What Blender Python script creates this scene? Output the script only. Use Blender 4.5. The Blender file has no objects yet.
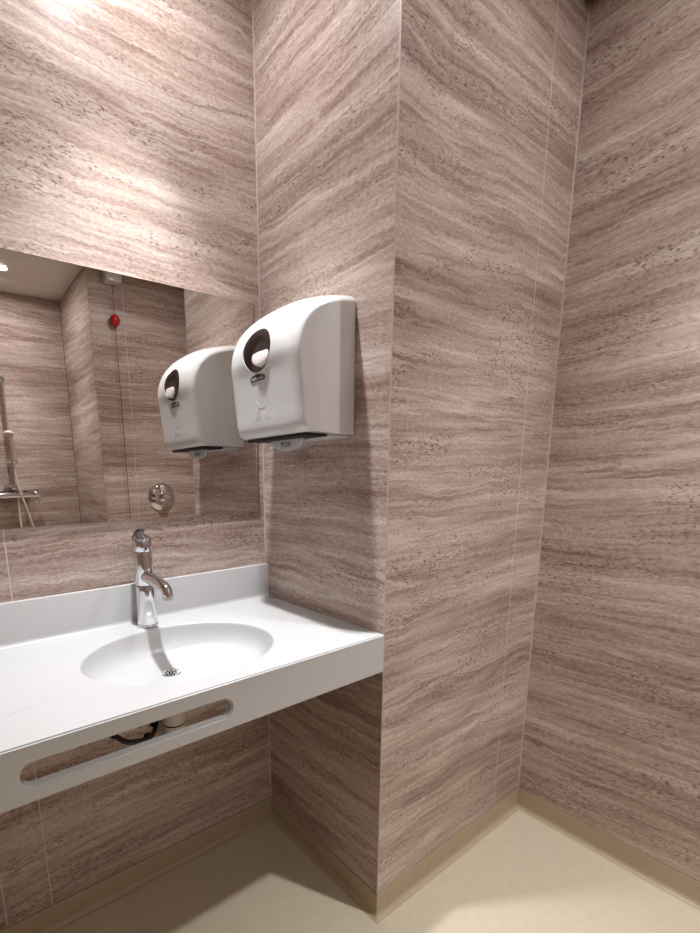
import bpy, bmesh, math, random
from mathutils import Vector, Matrix

scene = bpy.context.scene
col = scene.collection
PI = math.pi

# ------------------------------------------------------------------ camera
CAM = Vector((-0.88352, -1.27458, 1.25021))
YAW, PITCH, ROLL = 0.606766, 0.194766, -0.023128
FPX, PPX, PPY = 468.608, 266.138, 567.939   # focal length and principal point in pixels (a cropped photograph)
F_ = Vector((math.sin(YAW) * math.cos(PITCH), math.cos(YAW) * math.cos(PITCH), -math.sin(PITCH)))
R0 = Vector((math.cos(YAW), -math.sin(YAW), 0))
U0 = R0.cross(F_)
R_ = R0 * math.cos(ROLL) + U0 * math.sin(ROLL)
U_ = -R0 * math.sin(ROLL) + U0 * math.cos(ROLL)
cd = bpy.data.cameras.new('camera')
cd.sensor_fit = 'HORIZONTAL'
cd.sensor_width = 36.0
cd.lens = 36.0 * FPX / 700.0
cd.shift_x = (350.0 - PPX) / 700.0
cd.shift_y = (PPY - 466.5) / 700.0
cd.clip_start = 0.02
cam = bpy.data.objects.new('camera', cd)
m3 = Matrix((R_, U_, -F_)).transposed()
cam.matrix_world = Matrix.Translation(CAM) @ m3.to_4x4()
col.objects.link(cam)
scene.camera = cam

# ------------------------------------------------------------------ world, exposure, lamp strengths
w = bpy.data.worlds.new('world')
scene.world = w
w.use_nodes = True
w.node_tree.nodes['Background'].inputs[0].default_value = (1, 1, 1, 1)
w.node_tree.nodes['Background'].inputs[1].default_value = 0.0
scene.view_settings.view_transform = 'Standard'
scene.view_settings.look = 'None'
scene.view_settings.exposure = 0.25
scene.view_settings.gamma = 1.0
scene.view_settings.use_curve_mapping = False
LAMP_COL = (0.985, 0.99, 1.0)
# (x, y, ceiling height, watts, lens glow, beam angle) of the recessed downlights (lamps built in their fixtures below)
DOWNLIGHTS = [(-0.42, -0.28, 2.58, 104.0, 440.0, 66), (0.38, -1.24, 2.58, 100.0, 560.0, 82), (-0.356, -2.37, 2.58, 60.0, 520.0, 82)]
SPOT_BLEND = 1.0

# ------------------------------------------------------------------ room plan (panel faces)
H = 2.58            # ceiling
HD = H
COVE = 0.075
DEP = 0.5166         # depth of the niche with the vanity
RX = 0.7742          # right wall
YS, XS, YE = -2.05, 0.082, -2.80
XL = -2.0           # left wall, out of the photo
PLAN = [(XL, 0), (0, 0), (0, -DEP), (RX, -DEP), (RX, YS), (XS, YS), (XS, YE), (XL, YE)]

# ------------------------------------------------------------------ materials
def lin(c):
    return tuple(((v / 255.0) / 12.92 if v <= 10 else (((v / 255.0) + 0.055) / 1.055) ** 2.4) for v in c) + (1.0,)

def mat(name, rgb, rough=0.5, metal=0.0, spec=0.5, coat=0.0):
    m = bpy.data.materials.new(name)
    m.use_nodes = True
    b = m.node_tree.nodes['Principled BSDF']
    b.inputs['Base Color'].default_value = lin(rgb)
    b.inputs['Roughness'].default_value = rough
    b.inputs['Metallic'].default_value = metal
    b.inputs['Specular IOR Level'].default_value = spec
    b.inputs['Coat Weight'].default_value = coat
    return m

def noisy(m, amt=0.04, scale=60, bump=0.0):
    """fine procedural mottling of the base colour, optional relief"""
    nt = m.node_tree
    b = nt.nodes['Principled BSDF']
    c = b.inputs['Base Color'].default_value[:]
    tc = nt.nodes.new('ShaderNodeTexCoord')
    n = nt.nodes.new('ShaderNodeTexNoise')
    n.inputs['Scale'].default_value = scale
    n.inputs['Detail'].default_value = 5
    nt.links.new(tc.outputs['Object'], n.inputs['Vector'])
    r = nt.nodes.new('ShaderNodeValToRGB')
    r.color_ramp.elements[0].position = 0.3
    r.color_ramp.elements[1].position = 0.7
    r.color_ramp.elements[0].color = tuple(v * (1 - amt) for v in c[:3]) + (1,)
    r.color_ramp.elements[1].color = tuple(min(1, v * (1 + amt)) for v in c[:3]) + (1,)
    nt.links.new(n.outputs['Fac'], r.inputs['Fac'])
    nt.links.new(r.outputs['Color'], b.inputs['Base Color'])
    if bump:
        bp = nt.nodes.new('ShaderNodeBump')
        bp.inputs['Strength'].default_value = bump
        bp.inputs['Distance'].default_value = 0.002
        nt.links.new(n.outputs['Fac'], bp.inputs['Height'])
        nt.links.new(bp.outputs['Normal'], b.inputs['Normal'])
    return m

def travertine():
    m = bpy.data.materials.new('travertine_laminate')
    m.use_nodes = True
    nt = m.node_tree
    N, L = nt.nodes, nt.links
    bs = N['Principled BSDF']

    def val(x, sock):
        if isinstance(x, (int, float)):
            sock.default_value = x
        else:
            L.new(x, sock)

    def math_(op, a, b=0.0, c=0.0, clamp=False):
        n = N.new('ShaderNodeMath')
        n.operation = op
        n.use_clamp = clamp
        val(a, n.inputs[0]); val(b, n.inputs[1]); val(c, n.inputs[2])
        return n.outputs[0]

    def vec(x, y, z):
        n = N.new('ShaderNodeCombineXYZ')
        val(x, n.inputs[0]); val(y, n.inputs[1]); val(z, n.inputs[2])
        return n.outputs[0]

    def noise(v, detail=3.0, rough=0.5, scale=1.0, dist=0.0):
        n = N.new('ShaderNodeTexNoise')
        L.new(v, n.inputs['Vector'])
        n.inputs['Scale'].default_value = scale
        n.inputs['Detail'].default_value = detail
        n.inputs['Roughness'].default_value = rough
        n.inputs['Distortion'].default_value = dist
        return n.outputs['Fac']

    def mrange(x, a, b, c, d):
        n = N.new('ShaderNodeMapRange')
        n.interpolation_type = 'SMOOTHSTEP'
        val(x, n.inputs['Value'])
        for k, q in zip(('From Min', 'From Max', 'To Min', 'To Max'), (a, b, c, d)):
            n.inputs[k].default_value = q
        return n.outputs['Result']

    def mixc(f, a, b):
        n = N.new('ShaderNodeMix')
        n.data_type = 'RGBA'
        val(f, n.inputs[0])
        for s, q in ((n.inputs[6], a), (n.inputs[7], b)):
            if isinstance(q, tuple):
                s.default_value = q
            else:
                L.new(q, s)
        return n.outputs[2]

    tc = N.new('ShaderNodeTexCoord')
    sx = N.new('ShaderNodeSeparateXYZ')
    L.new(tc.outputs['Object'], sx.inputs[0])
    oi = N.new('ShaderNodeObjectInfo')
    so = N.new('ShaderNodeSeparateXYZ')
    L.new(oi.outputs['Location'], so.inputs[0])
    off = math_('ADD', math_('MULTIPLY', so.outputs[0], 3.1), math_('MULTIPLY', so.outputs[1], -5.3))
    u = math_('ADD', sx.outputs[0], math_('MULTIPLY', off, 1.7))
    z = sx.outputs[2]
    # layers wander: broad sag, medium waves, fine jitter
    w1 = math_('SUBTRACT', noise(vec(math_('MULTIPLY', u, 1.1), off, math_('MULTIPLY', z, 1.4)), 1.5), 0.5)
    w2 = math_('SUBTRACT', noise(vec(math_('MULTIPLY', u, 9.0), off, math_('MULTIPLY', z, 9.0)), 3.0, 0.55), 0.5)
    w3 = math_('SUBTRACT', noise(vec(math_('MULTIPLY', u, 48.0), off, math_('MULTIPLY', z, 52.0)), 3.5, 0.65), 0.5)
    zz = math_('ADD', z, math_('MULTIPLY', w1, 0.13))
    zz = math_('ADD', zz, math_('MULTIPLY', w2, 0.026))
    zz = math_('ADD', zz, math_('MULTIPLY', w3, 0.015))

    broad = noise(vec(math_('MULTIPLY', u, 0.8), off, math_('MULTIPLY', zz, 11.0)), 4.0, 0.55)
    bands = noise(vec(math_('MULTIPLY', u, 2.0), math_('ADD', off, 7.3), math_('MULTIPLY', zz, 40.0)), 4.0, 0.6)
    lines = noise(vec(math_('MULTIPLY', u, 5.0), math_('ADD', off, 2.1), math_('MULTIPLY', zz, 130.0)), 3.0, 0.6)
    t = math_('ADD', math_('MULTIPLY', broad, 0.40), math_('MULTIPLY', bands, 0.40))
    grain = noise(vec(math_('MULTIPLY', u, 90.0), math_('ADD', off, 4.4), math_('MULTIPLY', zz, 240.0)), 3.0, 0.7)
    t = math_('ADD', t, math_('MULTIPLY', lines, 0.26))
    t = math_('ADD', t, math_('MULTIPLY', math_('SUBTRACT', grain, 0.5), 0.34))
    ramp = N.new('ShaderNodeValToRGB')
    cr = ramp.color_ramp
    cr.elements[0].position = 0.41
    cr.elements[0].color = lin((145, 122, 112))
    cr.elements[1].position = 0.68
    cr.elements[1].color = lin((222, 208, 200))
    e = cr.elements.new(0.495); e.color = lin((175, 153, 143))
    e = cr.elements.new(0.58); e.color = lin((196, 178, 168))
    L.new(t, ramp.inputs['Fac'])
    colr = ramp.outputs['Color']

    # thin pale crusts along some layer boundaries
    vn = noise(vec(math_('MULTIPLY', u, 1.0), math_('ADD', off, 11.0), math_('MULTIPLY', zz, 14.0)), 2.0, 0.5)
    ridge = math_('ABSOLUTE', math_('SUBTRACT', vn, 0.5))
    vein = mrange(ridge, 0.0, 0.020, 1.0, 0.0)
    vm = mrange(noise(vec(math_('MULTIPLY', u, 2.2), math_('ADD', off, 3.0), math_('MULTIPLY', z, 4.5)), 2.0), 0.42, 0.62, 0.0, 1.0)
    vein = math_('MULTIPLY', math_('MULTIPLY', vein, vm), 0.68)
    colr = mixc(vein, colr, lin((216, 201, 192)))
    vn2 = noise(vec(math_('MULTIPLY', u, 1.1), math_('ADD', off, 17.0), math_('MULTIPLY', zz, 14.0)), 2.0, 0.5)
    dk = mrange(math_('ABSOLUTE', math_('SUBTRACT', vn2, 0.5)), 0.0, 0.022, 1.0, 0.0)
    dm = mrange(noise(vec(math_('MULTIPLY', u, 1.7), math_('ADD', off, 5.0), math_('MULTIPLY', z, 5.0)), 2.0), 0.50, 0.66, 0.0, 0.5)
    colr = mixc(math_('MULTIPLY', dk, dm), colr, lin((120, 94, 84)))

    # small dark pits gathered in bands
    pn = noise(vec(math_('MULTIPLY', u, 70.0), off, math_('MULTIPLY', zz, 230.0)), 2.5, 0.6)
    pit = mrange(pn, 0.56, 0.62, 0.0, 1.0)
    pm = mrange(noise(vec(math_('MULTIPLY', u, 3.0), math_('ADD', off, 23.0), math_('MULTIPLY', zz, 13.0)), 3.0, 0.65), 0.47, 0.60, 0.0, 1.0)
    pit = math_('MULTIPLY', math_('MULTIPLY', pit, pm), 0.72)
    colr = mixc(pit, colr, lin((98, 74, 66)))
    L.new(colr, bs.inputs['Base Color'])
    bs.inputs['Roughness'].default_value = 0.35
    bs.inputs['Specular IOR Level'].default_value = 0.16
    bp = N.new('ShaderNodeBump')
    bp.inputs['Strength'].default_value = 0.10
    bp.inputs['Distance'].default_value = 0.001
    L.new(math_('SUBTRACT', lines, math_('MULTIPLY', pit, 0.8)), bp.inputs['Height'])
    L.new(bp.outputs['Normal'], bs.inputs['Normal'])
    return m

M = {}
M['trav'] = travertine()
M['joint'] = noisy(mat('joint_sealant', (220, 206, 196), 0.5), 0.05, 80)
M['trim'] = noisy(mat('corner_profile', (196, 178, 167), 0.4), 0.04, 80)
M['edge'] = noisy(mat('edge_profile', (188, 168, 157), 0.35), 0.04, 80)
M['floor'] = noisy(mat('cream_vinyl', (206, 195, 172), 0.42), 0.035, 35, 0.05)
M['cove'] = noisy(mat('shaded_cream_vinyl', (182, 164, 138), 0.45), 0.035, 35)  # same vinyl as the floor; shade on the upright face is in the colour
M['ceil'] = noisy(mat('ceiling_panel', (232, 228, 222), 0.7), 0.02, 60)
M['solid'] = noisy(mat('white_solid_surface', (200, 201, 202), 0.28), 0.012, 90)
M['abs'] = noisy(mat('white_plastic', (220, 220, 221), 0.2, coat=0.3), 0.01, 60)
M['chrome'] = noisy(mat('chrome', (225, 225, 228), 0.06, 1.0), 0.02, 40)
M['steel'] = noisy(mat('brushed_steel', (190, 186, 180), 0.3, 1.0), 0.05, 60)
M['black'] = noisy(mat('black_plastic', (10, 10, 11), 0.5), 0.1, 60)
M['darkgrey'] = noisy(mat('dark_rubber', (44, 34, 30), 0.45), 0.1, 60)
M['badge'] = noisy(mat('badge_grey', (52, 48, 48), 0.4), 0.05, 60)
M['ink'] = noisy(mat('grey_ink', (70, 68, 68), 0.5), 0.05, 60)
M['emboss'] = noisy(mat('embossed_line', (176, 168, 166), 0.4), 0.03, 60)
M['cup'] = noisy(mat('window_recess', (188, 174, 174), 0.35), 0.08, 40)
M['roll'] = noisy(mat('white_roll_core', (224, 216, 216), 0.4), 0.02, 60)
M['pipe'] = noisy(mat('white_pipe', (214, 206, 198), 0.4), 0.03, 60)
M['red'] = noisy(mat('red_plastic', (186, 22, 36), 0.35), 0.05, 60)
M['cord'] = noisy(mat('dark_red_cord', (92, 54, 50), 0.6), 0.05, 200)
M['hose'] = noisy(mat('shower_hose', (226, 214, 204), 0.35), 0.03, 200)

def mirror_mat():
    m = mat('silvered_glass', (222, 218, 214), 0.0, 1.0)
    return m
M['mirror'] = mirror_mat()

def glass_mat():
    m = bpy.data.materials.new('clear_plastic')
    m.use_nodes = True
    nt = m.node_tree
    out = nt.nodes['Material Output']
    nt.nodes.remove(nt.nodes['Principled BSDF'])
    tr = nt.nodes.new('ShaderNodeBsdfTransparent')
    tr.inputs[0].default_value = lin((244, 240, 240))
    gl = nt.nodes.new('ShaderNodeBsdfGlossy')
    gl.inputs['Roughness'].default_value = 0.08
    fr = nt.nodes.new('ShaderNodeFresnel')
    fr.inputs['IOR'].default_value = 1.45
    mx = nt.nodes.new('ShaderNodeMixShader')
    nt.links.new(fr.outputs[0], mx.inputs[0])
    nt.links.new(tr.outputs[0], mx.inputs[1])
    nt.links.new(gl.outputs[0], mx.inputs[2])
    nt.links.new(mx.outputs[0], out.inputs['Surface'])
    return m
M['glass'] = glass_mat()

def lens_mat(LENS):
    m = bpy.data.materials.new('lit_lamp_lens')
    m.use_nodes = True
    b = m.node_tree.nodes['Principled BSDF']
    b.inputs['Base Color'].default_value = (0.9, 0.9, 0.9, 1)
    b.inputs['Emission Color'].default_value = LAMP_COL + (1,)
    b.inputs['Emission Strength'].default_value = LENS
    return m

# ------------------------------------------------------------------ mesh helpers
def link(name, me, m=None, parent=None, smooth=False):
    o = bpy.data.objects.new(name, me)
    col.objects.link(o)
    if m is not None and not me.materials:
        me.materials.append(M[m])
    if smooth:
        me.polygons.foreach_set('use_smooth', [True] * len(me.polygons))
    if parent is not None:
        o.parent = parent
    return o

def finish(bm, name, m, parent=None, smooth=False, sharp=None):
    bmesh.ops.recalc_face_normals(bm, faces=bm.faces)
    me = bpy.data.meshes.new(name)
    if sharp is not None:
        for e in bm.edges:
            if len(e.link_faces) == 2 and e.calc_face_angle(0) > sharp:
                e.smooth = False
    bm.to_mesh(me)
    bm.free()
    return link(name, me, m, parent, smooth)

def add_box(bm, a, b, bevel=0.0, seg=2):
    vs = []
    for x in (a[0], b[0]):
        for y in (a[1], b[1]):
            for z in (a[2], b[2]):
                vs.append(bm.verts.new((x, y, z)))
    idx = [(0, 1, 3, 2), (4, 6, 7, 5), (0, 4, 5, 1), (2, 3, 7, 6), (0, 2, 6, 4), (1, 5, 7, 3)]
    fs = [bm.faces.new([vs[i] for i in f]) for f in idx]
    bmesh.ops.recalc_face_normals(bm, faces=fs)
    if bevel:
        es = list({e for f in fs for e in f.edges})
        bmesh.ops.bevel(bm, geom=es, offset=bevel, segments=seg, affect='EDGES', profile=0.6)

def box(name, a, b, m, parent=None, bevel=0.0, seg=2):
    bm = bmesh.new()
    add_box(bm, a, b, bevel, seg)
    return finish(bm, name, m, parent, smooth=bool(bevel), sharp=0.9 if bevel else None)

def add_lathe(bm, prof, seg=40, mtx=None):
    """revolve (radius, height) pairs about local Z"""
    rings = []
    for r, h in prof:
        if r < 1e-6:
            rings.append([bm.verts.new((0, 0, h))])
        else:
            rings.append([bm.verts.new((r * math.cos(2 * PI * k / seg), r * math.sin(2 * PI * k / seg), h)) for k in range(seg)])
    for A, B in zip(rings, rings[1:]):
        for k in range(seg):
            k2 = (k + 1) % seg
            if len(A) == 1 and len(B) == 1:
                continue
            if len(A) == 1:
                bm.faces.new((A[0], B[k], B[k2]))
            elif len(B) == 1:
                bm.faces.new((A[k], A[k2], B[0]))
            else:
                bm.faces.new((A[k], A[k2], B[k2], B[k]))
    vs = [v for r in rings for v in r]
    if mtx is not None:
        bmesh.ops.transform(bm, matrix=mtx, verts=vs)
    return vs

def lathe(name, prof, m, parent=None, seg=40, mtx=None, sharp=0.6):
    bm = bmesh.new()
    add_lathe(bm, prof, seg, mtx)
    return finish(bm, name, m, parent, True, sharp)

def axis_mtx(loc, direction):
    d = Vector(direction).normalized()
    return Matrix.Translation(Vector(loc)) @ d.to_track_quat('Z', 'Y').to_matrix().to_4x4()

def smooth_path(pts, n=8):
    """Catmull-Rom through points"""
    P = [Vector(p) for p in pts]
    P = [2 * P[0] - P[1]] + P + [2 * P[-1] - P[-2]]
    out = []
    for i in range(1, len(P) - 2):
        a, b, c, d = P[i - 1], P[i], P[i + 1], P[i + 2]
        for k in range(n):
            t = k / n
            out.append(0.5 * ((2 * b) + (c - a) * t + (2 * a - 5 * b + 4 * c - d) * t * t + (3 * b - 3 * c + d - a) * t ** 3))
    out.append(P[-2])
    return out

def add_tube(bm, pts, rad, seg=12, ry=None):
    """rad: number or list; ry: optional second radius (flat tubes)"""
    P = [Vector(p) for p in pts]
    rings = []
    up = Vector((0, 0, 1))
    prev = None
    for i, p in enumerate(P):
        t = (P[min(i + 1, len(P) - 1)] - P[max(i - 1, 0)]).normalized()
        if prev is None:
            a = t.cross(up)
            if a.length < 1e-3:
                a = t.cross(Vector((1, 0, 0)))
        else:
            a = prev - t * prev.dot(t)
        a.normalize()
        prev = a
        b = t.cross(a)
        r1 = rad[i] if isinstance(rad, (list, tuple)) else rad
        r2 = (ry[i] if isinstance(ry, (list, tuple)) else ry) if ry is not None else r1
        rings.append([bm.verts.new(p + a * r1 * math.cos(2 * PI * k / seg) + b * r2 * math.sin(2 * PI * k / seg)) for k in range(seg)])
    for A, B in zip(rings, rings[1:]):
        for k in range(seg):
            bm.faces.new((A[k], A[(k + 1) % seg], B[(k + 1) % seg], B[k]))
    bm.faces.new(rings[0][::-1])
    bm.faces.new(rings[-1])

def tube(name, pts, rad, m, parent=None, seg=12, ry=None):
    bm = bmesh.new()
    add_tube(bm, pts, rad, seg, ry)
    return finish(bm, name, m, parent, True, 0.9)

def empty(name, loc=(0, 0, 0)):
    o = bpy.data.objects.new(name, None)
    o.empty_display_size = 0.05
    col.objects.link(o)
    o.location = loc
    return o

def tag(o, label, cat, kind=None, group=None):
    o['label'] = label
    o['category'] = cat
    if kind:
        o['kind'] = kind
    if group:
        o['group'] = group
    return o

def text_mesh(name, body, size, m, parent, mtx, extrude=0.0003, width=None):
    cu = bpy.data.curves.new(name, 'FONT')
    cu.body = body
    cu.size = size
    cu.extrude = extrude
    cu.align_x = 'CENTER'
    cu.align_y = 'CENTER'
    tmp = bpy.data.objects.new(name + '_tmp', cu)
    col.objects.link(tmp)
    dg = bpy.context.evaluated_depsgraph_get()
    dg.update()
    me = bpy.data.meshes.new_from_object(tmp.evaluated_get(dg))
    bpy.data.objects.remove(tmp)
    if width:
        xs = [v.co.x for v in me.vertices]
        k = width / (max(xs) - min(xs))
        for v in me.vertices:
            v.co.x *= k
    me.transform(mtx)
    me.name = name
    me.materials.clear()
    return link(name, me, m, parent)

# ------------------------------------------------------------------ the room shell
def seg_frame(i):
    a = Vector(PLAN[i] + (0,))
    b = Vector(PLAN[(i + 1) % len(PLAN)] + (0,))
    d = (b - a)
    L = d.length
    d.normalize()
    return a, d, L

def wall(name, i, cuts, label, top=H, back=(0.0, 0.0)):
    """a backing slab with laminate panels in front; local X runs along the wall, local +Y goes into it"""
    a, d, L = seg_frame(i)
    mtx = Matrix.Translation(a) @ Matrix(((d.x, -d.y, 0, 0), (d.y, d.x, 0, 0), (0, 0, 1, 0), (0, 0, 0, 1)))
    bm = bmesh.new()
    add_box(bm, (back[0], 0.006, 0.0), (L + back[1], 0.10, top))
    wo = finish(bm, name, 'joint')
    wo.matrix_world = mtx
    tag(wo, label, 'wall', 'structure')
    cc = [0.0] + cuts + [L]
    g = 0.0013
    for k in range(len(cc) - 1):
        u0 = cc[k] + (g if k else 0.0015)
        u1 = cc[k + 1] - (g if k < len(cc) - 2 else 0.0015)
        pb = bmesh.new()
        add_box(pb, (u0, 0.0, COVE), (u1, 0.0058, top), 0.0004, 1)
        finish(pb, 'panel', 'trav', wo)
        if k:
            box('joint', (cc[k] - g * 0.98, 0.0003, COVE), (cc[k] + g * 0.98, 0.0058, top), 'joint', wo)
    return wo

wall('wall_back', 0, [-0.872 - XL, -0.760 - XL], 'travertine-patterned laminate wall behind the mirror and vanity', back=(-0.1, 0.1))
wall('wall_column_side', 1, [], 'travertine-patterned side of the boxed column carrying the towel dispenser', back=(0.006, -0.1))
wall('wall_column_front', 2, [0.606], 'travertine-patterned front face of the boxed column with a narrow strip panel', back=(0.006, 0.1))
wall('wall_right', 3, [1.25], 'travertine-patterned laminate wall at the right of the photo', back=(0.006, 0.1))
wall('wall_shower_front', 4, [0.464], 'travertine-patterned wall seen in the mirror behind the red cord', back=(0.006, -0.1))
wall('wall_shower_side', 5, [], 'short travertine-patterned shower side wall seen in the mirror', back=(0.006, 0.0))
wall('wall_shower_end', 6, [], 'travertine-patterned end wall behind the shower rail in the mirror', back=(0.006, 0.1))
wall('wall_left', 7, [1.2], 'travertine-patterned wall at the left, out of the photo', back=(0.006, -0.006))

# corner profiles
def trim(name, i, kind, label, top=H):
    a, d, L = seg_frame(i)
    p = a + d * L
    bm = bmesh.new()
    if kind == 'in':        # quarter fillet in an internal corner: walls on both sides
        n1 = Vector((d.y, -d.x, 0))
        d2 = seg_frame((i + 1) % len(PLAN))[1]
        n2 = Vector((d2.y, -d2.x, 0))
        r = 0.0030
        pts = [p, p + n2 * r, p + (n1 + n2) * r * 0.35, p + n1 * r]
    else:                   # thin angle on an external corner
        n1 = Vector((d.y, -d.x, 0))
        d2 = seg_frame((i + 1) % len(PLAN))[1]
        r = 0.0022
        n2 = Vector((d2.y, -d2.x, 0))
        pts = [p - d * r, p - d * r + n1 * 0.0008, p + n1 * 0.0008 + n2 * 0.0008, p + d2 * r + n2 * 0.0008, p + d2 * r]
    z0 = COVE
    lo = [bm.verts.new((q.x, q.y, z0)) for q in pts]
    hi = [bm.verts.new((q.x, q.y, top)) for q in pts]
    n = len(pts)
    for k in range(n):
        bm.faces.new((lo[k], lo[(k + 1) % n], hi[(k + 1) % n], hi[k]))
    bm.faces.new(lo[::-1]); bm.faces.new(hi)
    tag(finish(bm, name, 'trim' if kind == 'in' else 'edge'), label, 'trim', 'structure')

trim('trim_1', 0, 'in', 'pale joint strip in the corner right of the mirror')
trim('trim_2', 1, 'out', 'thin pale edge strip on the outer corner of the boxed column')
trim('trim_3', 2, 'in', 'pale joint strip in the corner beside the right wall')

# floor
bm = bmesh.new()
vs = [bm.verts.new((x, y, 0)) for x, y in PLAN]
f = bm.faces.new(vs)
r = bmesh.ops.extrude_face_region(bm, geom=[f])
for v in [g for g in r['geom'] if isinstance(g, bmesh.types.BMVert)]:
    v.co.z = -0.05
tag(finish(bm, 'floor', 'floor'), 'cream vinyl floor', 'floor', 'structure')

# vinyl turned up the walls (coved skirting), one piece for each wall, mitred
def cove(name, i, label):
    n = len(PLAN)
    a, d, L = seg_frame(i)
    b = a + d * L
    nv = Vector((d.y, -d.x, 0))
    def mitre(j):
        d1 = seg_frame((j - 1) % n)[1]
        d2 = seg_frame(j)[1]
        return Vector((d1.y, -d1.x, 0)) + Vector((d2.y, -d2.x, 0))
    ma, mb = mitre(i), mitre((i + 1) % n)
    R = 0.016
    prof = [(0.0, COVE - 0.001), (0.0022, COVE - 0.001), (0.0022, R)]
    for k in range(1, 7):
        t = k / 6 * PI / 2
        prof.append((0.0022 + R * (1 - math.cos(t)), R * (1 - math.sin(t)) + 0.0006))
    prof.append((0.0, 0.0006))
    bm = bmesh.new()
    A = [bm.verts.new(a + ma * q + Vector((0, 0, z))) for q, z in prof]
    B = [bm.verts.new(b + mb * q + Vector((0, 0, z))) for q, z in prof]
    for k in range(len(prof) - 1):
        bm.faces.new((A[k], A[k + 1], B[k + 1], B[k]))
    bm.faces.new(A[::-1]); bm.faces.new(B)
    bm.faces.new((A[-1], A[0], B[0], B[-1]))
    tag(finish(bm, name, 'cove', smooth=True, sharp=0.5), label, 'baseboard', 'structure')

cove('baseboard_back', 0, 'shade-darkened cream vinyl upstand below the wall under the vanity')
cove('baseboard_column_side', 1, 'shade-darkened cream vinyl upstand below the column side under the vanity')
cove('baseboard_column_front', 2, 'shade-darkened cream vinyl upstand below the front of the boxed column')
cove('baseboard_right', 3, 'shade-darkened cream vinyl upstand below the right wall')
for i, nm in ((4, 'shower_front'), (5, 'shower_side'), (6, 'shower_end'), (7, 'left')):
    cove('baseboard_' + nm, i, 'shade-darkened cream vinyl upstand below the %s wall behind the camera' % nm.replace('_', ' '))

# ceiling of wide boards
ce = box('ceiling', (XL - 0.1, YE - 0.1, H + 0.012), (RX + 0.1, 0.1, H + 0.06), 'ceil')
tag(ce, 'pale flat ceiling of wide boards', 'ceiling', 'structure')
for x0, x1, y0, y1 in ((XL, 0.0, -0.70, 0.0), (0.0, RX, -0.70, -DEP - 0.002), (XL, RX, -1.74, -0.70), (XL, RX, YS, -1.74), (XL, XS, -2.525, YS), (XL, XS, YE, -2.525)):
    box('ceiling_board', (x0 + 0.0012, y0 + 0.0012, H), (x1 - 0.0012, y1 - 0.0012, H + 0.012), 'ceil', ce, bevel=0.001, seg=1)

# ------------------------------------------------------------------ downlights
DL = ['recessed round downlight above the vanity', 'recessed round downlight in the middle of the room', 'recessed round downlight over the shower, glaring in the mirror']
for i_, ((x, y, h, pw, glow, beam), lb) in enumerate(zip(DOWNLIGHTS, DL)):
    M['lens%d' % i_] = lens_mat(glow)
    t = tag(empty('downlight', (x, y, h)), lb, 'lamp', group='recessed downlights')
    lathe('trim_ring', [(0.036, 0.012), (0.036, -0.002), (0.040, -0.004), (0.046, -0.003), (0.048, 0.0), (0.046, 0.001)], 'abs', t)
    lathe('lens', [(0.0, -0.0005), (0.034, -0.0005), (0.035, 0.003)], 'lens%d' % i_, t)
    ld = bpy.data.lights.new('lamp', 'SPOT')
    ld.energy = pw
    ld.color = LAMP_COL
    ld.spot_size = math.radians(beam)
    ld.spot_blend = SPOT_BLEND
    ld.shadow_soft_size = 0.03
    lo = bpy.data.objects.new('lamp', ld)
    col.objects.link(lo)
    lo.parent = t
    lo.location = (0, 0, -0.034)

# ------------------------------------------------------------------ mirror
mr = tag(empty('mirror', (-0.64, 0.0, 1.1396)), 'wide frameless wall mirror above the vanity', 'mirror')
MX0, MX1, MZ = -0.61, 0.6135, 0.6156
box('glass_pane', (MX0, -0.006, 0.0), (MX1, -0.0008, MZ), 'mirror', mr)
box('edge', (MX1, -0.0062, 0.0), (MX1 + 0.0012, -0.0008, MZ), 'darkgrey', mr)

# ------------------------------------------------------------------ vanity
van = tag(empty('vanity_counter', (0, 0, 0)), 'white solid-surface vanity counter with integrated oval basin and slotted apron', 'washbasin')
ZT, TH = 0.85, 0.1012
VX0, VX1 = -1.25, -0.0006
YF, YB = -DEP - 0.001, -0.0015
EC, EA, EB = (-0.4447, -0.2856), 0.2317, 0.1843
DRN = (-0.447, -0.208)
DZ = 0.090

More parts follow.
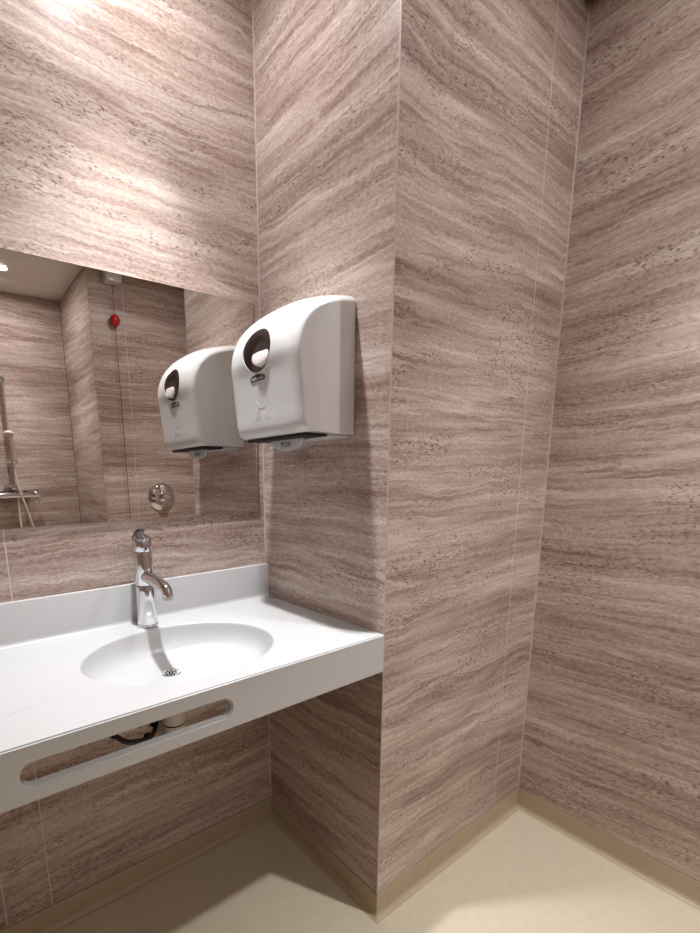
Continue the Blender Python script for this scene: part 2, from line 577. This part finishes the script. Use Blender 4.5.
def countertop():
    bm = bmesh.new()
    # angles: regular plus rectangle corners
    xl, xr, yf, yb = VX0, VX1, YF, YB
    ang = [2 * PI * k / 112 for k in range(112)]
    for cx, cy in ((xl, yf), (xr, yf), (xr, yb), (xl, yb)):
        ang.append(math.atan2((cy - EC[1]), (cx - EC[0])) % (2 * PI))
    ang = sorted(ang)
    # direction angle -> ellipse param by true angle
    def ell(a, k, c, ea, eb):
        ca, sa = math.cos(a), math.sin(a)
        rr = 1.0 / math.sqrt((ca / ea) ** 2 + (sa / eb) ** 2)
        return (c[0] + ca * rr, c[1] + sa * rr)
    def rect(a):
        ca, sa = math.cos(a), math.sin(a)
        t = 1e9
        if ca > 1e-9: t = min(t, (xr - EC[0]) / ca)
        if ca < -1e-9: t = min(t, (xl - EC[0]) / ca)
        if sa > 1e-9: t = min(t, (yb - EC[1]) / sa)
        if sa < -1e-9: t = min(t, (yf - EC[1]) / sa)
        return (EC[0] + ca * t, EC[1] + sa * t)
    loops = []
    loops.append([bm.verts.new(rect(a) + (ZT,)) for a in ang])
    # rounded rim, then bowl: (fraction of ellipse, depth)
    prof = [(1.016, 0.0), (1.006, 0.0003), (0.998, 0.0018), (0.993, 0.0045), (0.985, 0.013), (0.970, 0.027), (0.935, 0.044), (0.87, 0.057), (0.76, 0.066), (0.62, 0.0715), (0.50, 0.0775), (0.38, 0.082), (0.26, 0.0855), (0.17, 0.088)]
    for s, dz in prof:
        q = max(0.0, min(1.0, (0.9 - s) / 0.75))
        c = (EC[0] + (DRN[0] - EC[0]) * q, EC[1] + (DRN[1] - EC[1]) * q)
        ea, eb = EA * s, EB * s
        loops.append([bm.verts.new(ell(a, 0, c, ea, eb) + (ZT - dz,)) for a in ang])
    loops.append([bm.verts.new((DRN[0] + 0.022 * math.cos(a), DRN[1] + 0.022 * math.sin(a), ZT - DZ)) for a in ang])
    n = len(ang)
    for A, B in zip(loops, loops[1:]):
        for k in range(n):
            bm.faces.new((A[k], A[(k + 1) % n], B[(k + 1) % n], B[k]))
    # outer bowl shell (seen from below) joined at the drain
    back = [[bm.verts.new((v.co.x, v.co.y, v.co.z - 0.012)) for v in lp] for lp in loops]
    for A, B in zip(back, back[1:]):
        for k in range(n):
            bm.faces.new((A[k], B[k], B[(k + 1) % n], A[(k + 1) % n]))
    for A, B in ((loops[0], back[0]), (back[-1], loops[-1])):
        for k in range(n):
            bm.faces.new((A[k], B[k], B[(k + 1) % n], A[(k + 1) % n]))
    bmesh.ops.recalc_face_normals(bm, faces=bm.faces)
    es = [e for e in bm.edges if all(abs(v.co.y - YF) < 1e-5 and abs(v.co.z - ZT) < 1e-5 for v in e.verts)]
    bmesh.ops.bevel(bm, geom=es, offset=0.003, segments=3, affect='EDGES')
    return finish(bm, 'countertop_with_basin', 'solid', van, True, 0.7)
countertop()

def apron():
    """front board with a long stadium slot, rounded top edge"""
    x0, x1, z0, z1 = VX0, VX1, ZT - TH, ZT - 0.012
    th = 0.018
    sx0, sx1, sz0, sz1 = -0.832, -0.449, 0.7765, 0.8165
    r = (sz1 - sz0) / 2
    cz = (sz0 + sz1) / 2
    slot = []
    for k in range(25):
        t = -PI / 2 + PI * k / 24
        slot.append((sx1 - r + r * math.cos(t), cz + r * math.sin(t)))
    for k in range(25):
        t = PI / 2 + PI * k / 24
        slot.append((sx0 + r + r * math.cos(t), cz + r * math.sin(t)))
    cc = ((sx0 + sx1) / 2, cz)
    # outer rectangle points by projecting the slot points outwards
    out = []
    for x, z in slot:
        if x > sx1 - r + 1e-6:
            out.append(None)
        elif x < sx0 + r - 1e-6:
            out.append(None)
        else:
            out.append((x, z0 if z < cz else z1))
    bm = bmesh.new()
    def build(y):
        S = [bm.verts.new((x, y, z)) for x, z in slot]
        c = [bm.verts.new((x, y, z)) for x, z in ((x1, z0), (x1, z1), (x0, z1), (x0, z0))]
        b0, b1 = bm.verts.new((sx1 - r, y, z0)), bm.verts.new((sx1 - r, y, z1))
        b2, b3 = bm.verts.new((sx0 + r, y, z1)), bm.verts.new((sx0 + r, y, z0))
        return S, c, (b0, b1, b2, b3)
    sides = []
    for y in (YF, YF + th):
        S, c, b = build(y)
        bm.faces.new([b[0], c[0], c[1], b[1]] + [S[k] for k in range(24, -1, -1)])
        bm.faces.new([b[2], c[2], c[3], b[3]] + [S[k] for k in range(49, 24, -1)])
        bm.faces.new((b[1], b[2], S[25], S[24]))
        bm.faces.new((b[3], b[0], S[0], S[49]))
        sides.append((S, c, b))
    (S0, c0, b0), (S1, c1, b1) = sides
    for k in range(50):
        bm.faces.new((S0[k], S0[(k + 1) % 50], S1[(k + 1) % 50], S1[k]))
    o0 = [c0[0], c0[1], b0[1], b0[2], c0[2], c0[3], b0[3], b0[0]]
    o1 = [c1[0], c1[1], b1[1], b1[2], c1[2], c1[3], b1[3], b1[0]]
    for k in range(8):
        bm.faces.new((o0[k], o0[(k + 1) % 8], o1[(k + 1) % 8], o1[k]))
    bmesh.ops.recalc_face_normals(bm, faces=bm.faces)
    # soften long front edges and the slot lip
    es = [e for e in bm.edges if len(e.link_faces) == 2 and e.calc_face_angle(0) > 1.2
          and all(abs(v.co.y - YF) < 1e-5 for v in e.verts) and not all(abs(v.co.x - x1) < 1e-5 for v in e.verts)
          and not all(abs(v.co.z - z1) < 1e-5 for v in e.verts)]
    bmesh.ops.bevel(bm, geom=es, offset=0.003, segments=3, affect='EDGES')
    return finish(bm, 'apron', 'solid', van, True, 0.6)
apron()

# upstand against the back wall with a filleted foot
bm = bmesh.new()
pr = [(-0.0015, ZT + 0.0002)]
for k in range(7):
    t = k / 6 * PI / 2
    pr.append((-0.029 + 0.014 * math.sin(t), ZT + 0.0004 + 0.014 * (1 - math.cos(t))))
pr += [(-0.015, 0.9590), (-0.0142, 0.9609), (-0.0125, 0.9615), (-0.0015, 0.9615)]
A = [bm.verts.new((VX0, y, z)) for y, z in pr]
B = [bm.verts.new((VX1, y, z)) for y, z in pr]
for k in range(len(pr)):
    k2 = (k + 1) % len(pr)
    bm.faces.new((A[k], A[k2], B[k2], B[k]))
bm.faces.new(A[::-1]); bm.faces.new(B)
finish(bm, 'backsplash', 'solid', van, True, 0.7)

# drain strainer
dz = ZT - DZ
dr = lathe('drain', [(0.0, 0.0012), (0.010, 0.0012), (0.0185, 0.0022), (0.0235, 0.0036), (0.026, 0.0024), (0.026, 0.0), (0.02, -0.02), (0.0, -0.02)],
           'chrome', van, mtx=Matrix.Translation((DRN[0], DRN[1], dz)))
for ring_r, cnt in ((0.013, 8), (0.005, 4)):
    for k in range(cnt):
        a = 2 * PI * k / cnt + 0.3
        lathe('drain_hole', [(0.0, 0.0032), (0.0022, 0.0032), (0.0026, 0.002), (0.0026, 0.0)], 'black', dr, seg=12,
              mtx=Matrix.Translation((DRN[0] + ring_r * math.cos(a), DRN[1] + ring_r * math.sin(a), dz - 0.0005)))

# ------------------------------------------------------------------ basin mixer tap
FX, FY = -0.4435, -0.058
tap = tag(empty('basin_tap', (FX, FY, ZT)), 'chrome single-lever mixer tap behind the oval basin', 'tap')
lathe('base_ring', [(0.0, 0.0006), (0.0285, 0.0006), (0.0295, 0.002), (0.0295, 0.0055), (0.028, 0.007), (0.0, 0.007)], 'chrome', tap)
lathe('body', [(0.0, 0.0071), (0.0275, 0.0071), (0.0275, 0.012), (0.0262, 0.06), (0.0255, 0.100), (0.0252, 0.112), (0.0245, 0.114), (0.0, 0.114)], 'chrome', tap)
lathe('joint_ring', [(0.0, 0.1141), (0.0238, 0.1141), (0.0238, 0.1162), (0.0, 0.1162)], 'darkgrey', tap)
lathe('cartridge_housing', [(0.0, 0.1163), (0.0246, 0.1163), (0.0254, 0.118), (0.0256, 0.206), (0.0252, 0.208), (0.0, 0.208)], 'chrome', tap)
# lever cap: round drum with an oblique domed top that runs on into a flat lever
bm = bmesh.new()
NB = 48
def capring(z, r, dy=0.0, slope=0.0):
    return [bm.verts.new((r * math.cos(2 * PI * k / NB), dy + r * math.sin(2 * PI * k / NB), z + slope * math.sin(2 * PI * k / NB))) for k in range(NB)]
rings = [capring(0.2085, 0.0248), capring(0.2100, 0.0257), capring(0.230, 0.0258, 0.0, 0.001), capring(0.2435, 0.0256, 0.0, 0.0075), capring(0.2450, 0.0246, 0.0, 0.0075),
         capring(0.2462, 0.020, 0.0, 0.0060), capring(0.2470, 0.010, 0.0, 0.003)]
for A, B in zip(rings, rings[1:]):
    for k in range(NB):
        bm.faces.new((A[k], A[(k + 1) % NB], B[(k + 1) % NB], B[k]))
bm.faces.new(rings[0][::-1]); bm.faces.new(rings[-1])
lever = finish(bm, 'lever_cap', 'chrome', tap, True, 0.7)
bm = bmesh.new()
path = smooth_path([(0, 0.0205, 0.243), (0, 0.0185, 0.2525), (0, 0.006, 0.2640), (0, -0.03, 0.2715), (0, -0.085, 0.2755), (0, -0.140, 0.2760)], 6)
nn = len(path)
add_tube(bm, path, [(0.0225 - 0.0115 * (i / (nn - 1)) ** 0.8) if i < nn - 2 else (0.009 if i == nn - 2 else 0.005) for i in range(nn)], 16,
         [0.0034 - 0.0012 * (i / (nn - 1)) for i in range(nn)])
finish(bm, 'lever', 'chrome', lever, True, 0.9)
lathe('temperature_mark', [(0.0, 0.0012), (0.0034, 0.0012), (0.0036, 0.0)], 'black', lever, seg=16, mtx=axis_mtx((0.0, -0.0254, 0.216), (0, -1, 0)))
# spout: thick round arm leaving the housing, end bent down to the aerator
sp = smooth_path([(0, -0.006, 0.138), (0, -0.045, 0.1395), (0, -0.085, 0.1375), (0, -0.122, 0.1335), (0, -0.142, 0.1295), (0, -0.1510, 0.1210), (0, -0.1520, 0.1130)], 6)
n = len(sp)
spo = tube('spout', sp, [0.0178 - 0.004 * min(1, i / (n * 0.75)) for i in range(n)], 'chrome', tap, 20)
lathe('aerator', [(0.0, -0.0085), (0.0105, -0.0085), (0.0124, -0.0065), (0.0128, 0.004), (0.0, 0.004)], 'steel', spo, mtx=Matrix.Translation((0, -0.1520, 0.1115)))

# ------------------------------------------------------------------ plumbing below the counter
trap = tag(empty('drain_pipe', (DRN[0], DRN[1], 0.58)), 'white plastic drain pipe hanging under the basin, seen through the slot', 'pipe')
lathe('tail_pipe', [(0.0, 0.085), (0.020, 0.085), (0.020, 0.159), (0.0, 0.159)], 'pipe', trap)
lathe('pipe_nut', [(0.0, 0.046), (0.028, 0.046), (0.0295, 0.048), (0.0295, 0.083), (0.027, 0.086), (0.0, 0.086)], 'pipe', trap, seg=24)
lathe('seal_ring', [(0.0, 0.0415), (0.0275, 0.0415), (0.0275, 0.0458), (0.0, 0.0458)], 'darkgrey', trap, seg=24)
tube('outlet_elbow', smooth_path([(0, 0, 0.044), (0, 0.0, 0.02), (0, 0.012, -0.004), (0, 0.04, -0.012), (0, 0.11, -0.014), (0, 0.206, -0.016)], 6), 0.0262, 'pipe', trap, 18)

vh = tag(empty('supply_hose', (-0.52, -0.075, 0.55)), 'dark flexible water hose with clips under the counter, seen through the slot', 'hose')
tube('hose', smooth_path([(0.070, 0.015, 0.285), (0.068, 0.012, 0.16), (0.055, -0.05, 0.075), (0.015, -0.125, 0.055), (-0.05, -0.135, 0.062), (-0.085, -0.10, 0.085), (-0.10, -0.02, 0.06), (-0.10, 0.04, 0.03), (-0.10, 0.074, 0.03)], 8), 0.0065, 'darkgrey', vh, 10)
for p, d in (((0.0, -0.13, 0.056), (1, 0.2, 0)), ((0.035, -0.09, 0.063), (0.6, 0.6, 0.2)), ((-0.078, -0.112, 0.082), (0.6, -0.5, -0.3))):
    lathe('hose_clip', [(0.0070, -0.006), (0.0105, -0.005), (0.0105, 0.005), (0.0070, 0.006)], 'black', vh, seg=16, mtx=axis_mtx(p, d))

# ------------------------------------------------------------------ paper towel dispenser
DY = -0.262          # centre along the column side
tow = tag(empty('towel_dispenser', (0, DY, 1.342)), 'white paper towel dispenser with oval window on the column side', 'dispenser')
Z0 = 1.342
# side outline (depth from the wall, height), from the bottom front over the top to the wall
PROF0 = [(0.153, 1.3490), (0.163, 1.3505), (0.172, 1.3565), (0.1772, 1.366), (0.1797, 1.384), (0.1820, 1.416), (0.1870, 1.468), (0.1920, 1.516), (0.1915, 1.541), (0.1845, 1.570), (0.1700, 1.597),
        (0.1530, 1.6155), (0.1310, 1.631), (0.1135, 1.6390), (0.095, 1.6445), (0.062, 1.6530), (0.032, 1.6590), (0.002, 1.6640)]
PROF0 = [(max(0.002, d - 0.006 * min(1, d / 0.1)), z) for d, z in PROF0]
PROF = [(p.x, p.z) for p in smooth_path([(d, 0, z) for d, z in PROF0], 4)]
IC = min(range(len(PROF)), key=lambda i: abs(PROF[i][0] - 0.094) + (9 if PROF[i][1] < 1.6 else 0))
def halfw(d):
    if d > 0.094:
        return 0.146 + 0.006 * (0.182 - d) / 0.088
    return 0.142 + 0.010 * d / 0.094
def prof_at(s):
    """outline at station s (-1..1): crowned middle, rounded edges"""
    crown = 1 - abs(s) ** 2.6
    k = abs(s)
    rr = 0.20
    q = max(0.0, (k - (1 - rr)) / rr)
    e = 0.014 * (1 - math.sqrt(max(0.0, 1 - q * q)))
    out = []
    for i, (d, z) in enumerate(PROF):
        a = PROF[max(0, i - 1)]
        b = PROF[min(len(PROF) - 1, i + 1)]
        t = Vector((b[0] - a[0], b[1] - a[1])).normalized()
        nrm = Vector((t.y, -t.x))          # outward
        up = max(0.0, min(1.0, (z - 1.50) / 0.12))
        off = crown * (0.002 + 0.018 * up) - e + 0.001
        if i == 0:
            off2 = crown * 0.006 - e * 0.8
            out.append((d + off2, z + 0.0)); continue
        if i >= len(PROF) - 1:
            out.append((0.002, z + off)); continue
        zz = z + nrm.y * off
        out.append((d + nrm.x * off, max(zz, 1.3485)))
    return out
def body():
    bm = bmesh.new()
    st = sorted({round(-0.84 + 1.68 * i / 40, 4) for i in range(41)} | {-1, -0.995, -0.98, -0.955, -0.92, -0.88, -0.84, -0.75, -0.6, -0.45, -0.3, -0.15, 0, 0.15, 0.3, 0.45, 0.6, 0.75, 0.84, 0.88, 0.92, 0.955, 0.98, 0.995, 1})
    rows = []
    for s in st:
        rows.append([bm.verts.new((-d, s * halfw(d), z - Z0)) for d, z in prof_at(s)])
    for A, B in zip(rows, rows[1:]):
        for k in range(len(A) - 1):
            bm.faces.new((A[k], A[k + 1], B[k + 1], B[k]))
    # underside and back
    bot, bk = [], []
    for s in st:
        bot.append(bm.verts.new((-0.002, s * halfw(0.002), 0.004)))
    low7 = {}
    for i, s in ((0, -1), (len(st) - 1, 1)):
        low7[i] = bm.verts.new((-0.094, s * halfw(0.094), 0.0052))
    for k in range(len(st) - 1):
        A, B = rows[k], rows[k + 1]
        bm.faces.new((A[-1], bot[k], bot[k + 1], B[-1]))
    bm.faces.new([r_[0] for r_ in rows] + [low7[len(st) - 1]] + bot[::-1] + [low7[0]])
    # side caps in two flat facets meeting at the crease
    ic = IC
    for i in (0, len(st) - 1):
        R = rows[i]
        bm.faces.new(R[:ic + 1] + [low7[i]])
        bm.faces.new(R[ic:] + [bot[i], low7[i]])
    return bm
bmb = body()
bmesh.ops.recalc_face_normals(bmb, faces=bmb.faces)
bmesh.ops.triangulate(bmb, faces=[f for f in bmb.faces if len(f.verts) > 4])
me = bpy.data.meshes.new('cover')
bmb.to_mesh(me); bmb.free()
cover = bpy.data.objects.new('cover', me)
col.objects.link(cover)
cover.location = (0, DY, Z0)
# oval window opening: elliptical prism cutter along the surface normal
WC = Vector((-0.177, 0.004, 1.549 - Z0))
WN = Vector((-0.975, 0.0, 0.22)).normalized()
WY = Vector((0, 1, 0))
WZ = WN.cross(WY); WZ = WZ if WZ.z > 0 else -WZ
WA, WB = 0.062, 0.050
bm = bmesh.new()
fr = [bm.verts.new(WC + WN * 0.06 + WY * WA * math.cos(2 * PI * k / 48) + WZ * WB * math.sin(2 * PI * k / 48)) for k in range(48)]
bk = [bm.verts.new(WC - WN * 0.009 + WY * WA * 0.97 * math.cos(2 * PI * k / 48) + WZ * WB * 0.97 * math.sin(2 * PI * k / 48)) for k in range(48)]
for k in range(48):
    bm.faces.new((fr[k], fr[(k + 1) % 48], bk[(k + 1) % 48], bk[k]))
bm.faces.new(fr[::-1]); bm.faces.new(bk)
bmesh.ops.recalc_face_normals(bm, faces=bm.faces)
cme = bpy.data.meshes.new('cutter'); bm.to_mesh(cme); bm.free()
cut = bpy.data.objects.new('cutter', cme); col.objects.link(cut); cut.location = cover.location
md = cover.modifiers.new('cut', 'BOOLEAN'); md.operation = 'DIFFERENCE'; md.object = cut; md.solver = 'EXACT'
bpy.context.view_layer.update()
dg = bpy.context.evaluated_depsgraph_get(); dg.update()
me2 = bpy.data.meshes.new_from_object(cover.evaluated_get(dg))
bpy.data.objects.remove(cover); bpy.data.objects.remove(cut)
bm = bmesh.new(); bm.from_mesh(me2)
me2.materials.clear()
cover = finish(bm, 'cover', 'abs', tow, True, 0.42)

# front surface depth (for pieces lying on the cover)
def front_x(y, z):
    s = max(-1, min(1, y / 0.145))
    p = prof_at(s)
    for a, b in zip(p[8:], p[9:]):
        if a[1] <= z + Z0 <= b[1]:
            f_ = (z + Z0 - a[1]) / (b[1] - a[1])
            return -(a[0] + (b[0] - a[0]) * f_)
    return -p[8][0]

# recess behind the window: dark cup, paper roll hub, clear pane following the cover
def rim(k, r_):
    """point of the cover surface inside the window, at fraction r_ of its radius"""
    base = WC + WY * WA * r_ * math.cos(2 * PI * k / 48) + WZ * WB * r_ * math.sin(2 * PI * k / 48)
    t_ = 0.0
    for _ in range(12):
        p = base + WN * t_
        t_ += (front_x(p.y, p.z) - p.x) / WN.x
    return base, t_
bm = bmesh.new()
L0, L1 = [], []
for k in range(48):
    p0, _t = rim(k, 0.955)
    L0.append(bm.verts.new(p0 - WN * 0.0084))
    p1, t1 = rim(k, 0.985)
    L1.append(bm.verts.new(p1 + WN * (t1 - 0.0025)))
for k in range(48):
    bm.faces.new((L0[k], L0[(k + 1) % 48], L1[(k + 1) % 48], L1[k]))
bm.faces.new(L0)
win = finish(bm, 'window', 'cup', tow, True, 0.6)
hc = WC + WY * -0.015 + WZ * -0.010 - WN * 0.0080
mt = Matrix((WY, WZ, WN)).transposed().to_4x4()
mt.translation = hc
bm = bmesh.new()
add_lathe(bm, [(0.0, 0.0225), (0.028, 0.0220), (0.034, 0.0200), (0.0358, 0.016), (0.0368, 0.0)], 36)
bmesh.ops.transform(bm, matrix=mt @ Matrix.Diagonal((1.08, 0.80, 1, 1)), verts=bm.verts)
finish(bm, 'roll_hub', 'roll', win, True, 0.6)
bm = bmesh.new()
rp = []
for rr_ in (0.0, 0.35, 0.7, 0.975):
    if rr_ == 0:
        p, t_ = rim(0, 0.0)
        rp.append([bm.verts.new(p + WN * (t_ - 0.002))])
    else:
        rp.append([bm.verts.new(rim(k, rr_)[0] + WN * (rim(k, rr_)[1] - 0.002)) for k in range(48)])
for k in range(48):
    bm.faces.new((rp[0][0], rp[1][k], rp[1][(k + 1) % 48]))
for A, B in zip(rp[1:], rp[2:]):
    for k in range(48):
        bm.faces.new((A[k], B[k], B[(k + 1) % 48], A[(k + 1) % 48]))
finish(bm, 'pane', 'glass', win, True)

def on_front(y, z, lift=0.0006):
    """matrix placing local (x right, y up, z out) on the front; right = -y as one faces it"""
    x = front_x(y, z)
    x2 = front_x(y, z + 0.01)
    up = Vector((x2 - x, 0, 0.01)).normalized()
    right = Vector((0, -1, 0))
    nrm = right.cross(up)
    m = Matrix((right, up, nrm)).transposed().to_4x4()
    m.translation = Vector((x, y, z)) + nrm * lift
    return m

# badge: dark lozenge with arched top, pale rim, lettering
bz = 1.489 - Z0
bm = bmesh.new()
bw, bh = 0.031, 0.0075
pts = [(-bw, -bh), (bw, -bh), (bw, bh * 0.45)] + [(bw * (1 - 2 * k / 10), bh * (0.45 + 0.75 * math.sin(PI * k / 10))) for k in range(1, 10)] + [(-bw, bh * 0.45)]
lo = [bm.verts.new((x, y, 0)) for x, y in pts]; hi = [bm.verts.new((x * 0.985, y * 0.96, 0.0016)) for x, y in pts]
for k in range(len(pts)):
    bm.faces.new((lo[k], lo[(k + 1) % len(pts)], hi[(k + 1) % len(pts)], hi[k]))
bm.faces.new(hi); bm.faces.new(lo[::-1])
bmesh.ops.transform(bm, matrix=on_front(0.010, bz, -0.0004), verts=bm.verts)
bd = finish(bm, 'badge', 'badge', tow)
text_mesh('lettering', 'Rubbermaid', 0.011, 'abs', bd, on_front(0.010, bz, 0.0013) @ Matrix.Translation((0, -0.001, 0)), 0.0002, width=0.050)

# embossed instruction picture: two hands pulling a sheet
def stroke(pts, r=0.0005):
    bm = bmesh.new()
    out = []
    for px, pz in pts:
        m_ = on_front(px, pz - Z0, 0.0001)
        out.append(m_.translation)
    add_tube(bm, out, r, 6)
    return bm
for pts in ([(0.020, 1.432), (0.018, 1.420), (0.020, 1.408), (0.026, 1.396), (0.034, 1.388)],
            [(-0.012, 1.432), (-0.010, 1.420), (-0.012, 1.408), (-0.018, 1.396), (-0.026, 1.388)],
            [(0.018, 1.419), (0.004, 1.417), (-0.010, 1.419)],
            [(0.012, 1.411), (0.014, 1.399), (0.020, 1.388)],
            [(-0.004, 1.411), (-0.006, 1.399), (-0.012, 1.388)],
            [(0.026, 1.436), (0.024, 1.426)], [(-0.018, 1.436), (-0.016, 1.426)]):
    finish(stroke(pts), 'embossed_line', 'emboss', tow, True)

# black outlet, push tab
box('outlet', (-0.146, -0.127, -0.0015), (-0.078, 0.127, 0.010), 'black', tow, bevel=0.001, seg=1)
box('outlet_plate', (-0.076, -0.126, -0.0035), (-0.004, 0.126, 0.004), 'abs', tow, bevel=0.0015)
bm = bmesh.new()
tp = [(0.068, 0.004)] + [(0.068 * math.cos(t), -0.030 * math.sin(t)) for t in [PI * k / 24 for k in range(25)]] + [(-0.068, 0.004)]
A = [bm.verts.new((-0.1075, y, z - 0.0005)) for y, z in tp]
B = [bm.verts.new((-0.1035, y, z - 0.0005)) for y, z in tp]
for k in range(len(tp)):
    bm.faces.new((A[k], A[(k + 1) % len(tp)], B[(k + 1) % len(tp)], B[k]))
bm.faces.new(A[::-1]); bm.faces.new(B)
tab = finish(bm, 'push_tab', 'abs', tow, True, 0.6)
tm = Matrix((Vector((0, -1, 0)), Vector((0, 0, 1)), Vector((-1, 0, 0)))).transposed().to_4x4()
tm.translation = Vector((-0.1080, 0.0, -0.0135))
text_mesh('lettering', 'PUSH', 0.019, 'ink', tab, tm, 0.0002, width=0.042)

# ------------------------------------------------------------------ things seen in the mirror
# pull-cord alarm by the shower wall
px_, py_ = 0.232, YS + 0.034
pc = tag(empty('pull_cord_alarm', (px_, py_, HD)), 'emergency pull cord with a red ball, reflected in the mirror', 'pull cord')
box('switch_box', (-0.048, -0.033, -0.092), (0.048, 0.045, -0.001), 'abs', pc, bevel=0.006)
tube('cord', [(0, 0, -0.092), (0, 0, -0.9), (0, 0, -2.0)], 0.0022, 'cord', pc, 8)
lathe('pull_ball', [(0.0, -0.036), (0.016, -0.032), (0.029, -0.018), (0.034, 0.0), (0.029, 0.018), (0.016, 0.032), (0.0, 0.036)], 'red', pc, seg=24, mtx=Matrix.Translation((0, -0.0, 2.268 - HD)))
# round chrome valve plate
vp = tag(empty('shower_valve', (0.490, YS, 1.112)), 'round domed chrome valve plate, reflected in the mirror', 'valve')
pm = axis_mtx((0, 0, 0), (0, 1, 0))
lathe('plate', [(0.0, 0.040), (0.03, 0.038), (0.06, 0.031), (0.085, 0.020), (0.100, 0.008), (0.104, 0.001), (0.0, 0.001)], 'chrome', vp, mtx=pm)
lathe('knob', [(0.0, 0.090), (0.022, 0.088), (0.030, 0.080), (0.031, 0.050), (0.034, 0.038), (0.0, 0.036)], 'chrome', vp, mtx=pm)
box('knob_lever', (-0.008, 0.06, -0.05), (0.008, 0.075, 0.004), 'chrome', vp, bevel=0.004)
# shower set on the end wall
SY = YE
sh = tag(empty('shower_set', (-0.388, SY, 1.157)), 'chrome shower rail with white hand shower and glass shelf, reflected in the mirror', 'shower')
rail = tube('rail', [(0, 0.065, 0.0), (0, 0.065, 0.83)], 0.0125, 'chrome', sh, 16)
for z in (0.05, 0.81):
    lathe('rail_bracket', [(0.0, 0.085), (0.022, 0.083), (0.026, 0.07), (0.024, 0.045), (0.020, 0.02), (0.030, 0.004), (0.030, 0.001), (0.0, 0.001)], 'chrome', sh, mtx=axis_mtx((0, 0, z), (0, 1, 0)))
tube('slider', [(-0.05, 0.075, 0.24), (0.045, 0.075, 0.24)], 0.016, 'chrome', sh, 14)
hs = tube('hand_shower', smooth_path([(0.012, 0.105, 0.20), (0.014, 0.115, 0.30), (0.010, 0.13, 0.40), (0.0, 0.15, 0.435)], 6), [0.013] * 8 + [0.015] * 6 + [0.018] * 5, 'hose', sh, 14)
lathe('spray_head', [(0.0, -0.012), (0.026, -0.012), (0.034, -0.005), (0.032, 0.005), (0.018, 0.016), (0.0, 0.019)], 'hose', hs, mtx=axis_mtx((-0.004, 0.155, 0.43), (0.1, -0.35, 1)))
tube('hose', smooth_path([(0.012, 0.105, 0.20), (0.025, 0.11, 0.05), (0.065, 0.12, -0.13), (0.10, 0.12, -0.33), (0.07, 0.12, -0.48), (0.03, 0.11, -0.42), (0.012, 0.09, -0.2), (0.02, 0.075, -0.03)], 8), 0.008, 'hose', sh, 10)
tube('mixer_bar', [(-0.15, 0.075, -0.01), (0.145, 0.075, -0.01)], 0.022, 'chrome', sh, 18)
for x in (-0.075, 0.075):
    lathe('mixer_inlet', [(0.0, 0.07), (0.018, 0.07), (0.018, 0.012), (0.033, 0.010), (0.035, 0.001), (0.0, 0.001)], 'chrome', sh, mtx=axis_mtx((x, 0, -0.01), (0, 1, 0)))
for x in (-0.15, 0.145):
    lathe('mixer_knob', [(0.0, -0.022), (0.024, -0.022), (0.027, -0.016), (0.026, 0.018), (0.022, 0.022), (0.0, 0.022)], 'chrome', sh, mtx=axis_mtx((x, 0.075, -0.01), (1, 0, 0)))
tube('knob_lever', [(0.15, 0.09, -0.02), (0.165, 0.125, -0.10)], 0.007, 'chrome', sh, 10)
box('shelf', (-0.20, 0.005, 0.018), (0.15, 0.13, 0.026), 'glass', sh, bevel=0.002)

# small fitting at the ceiling above the right-hand corner
sf = tag(empty('ceiling_fitting', (RX - 0.026, -DEP - 0.027, H)), 'small dark round fitting at the ceiling in the right-hand corner', 'fitting')
lathe('dome', [(0.0, -0.087), (0.012, -0.085), (0.021, -0.078), (0.025, -0.066), (0.025, -0.0005), (0.0, -0.0005)], 'darkgrey', sf, seg=28)
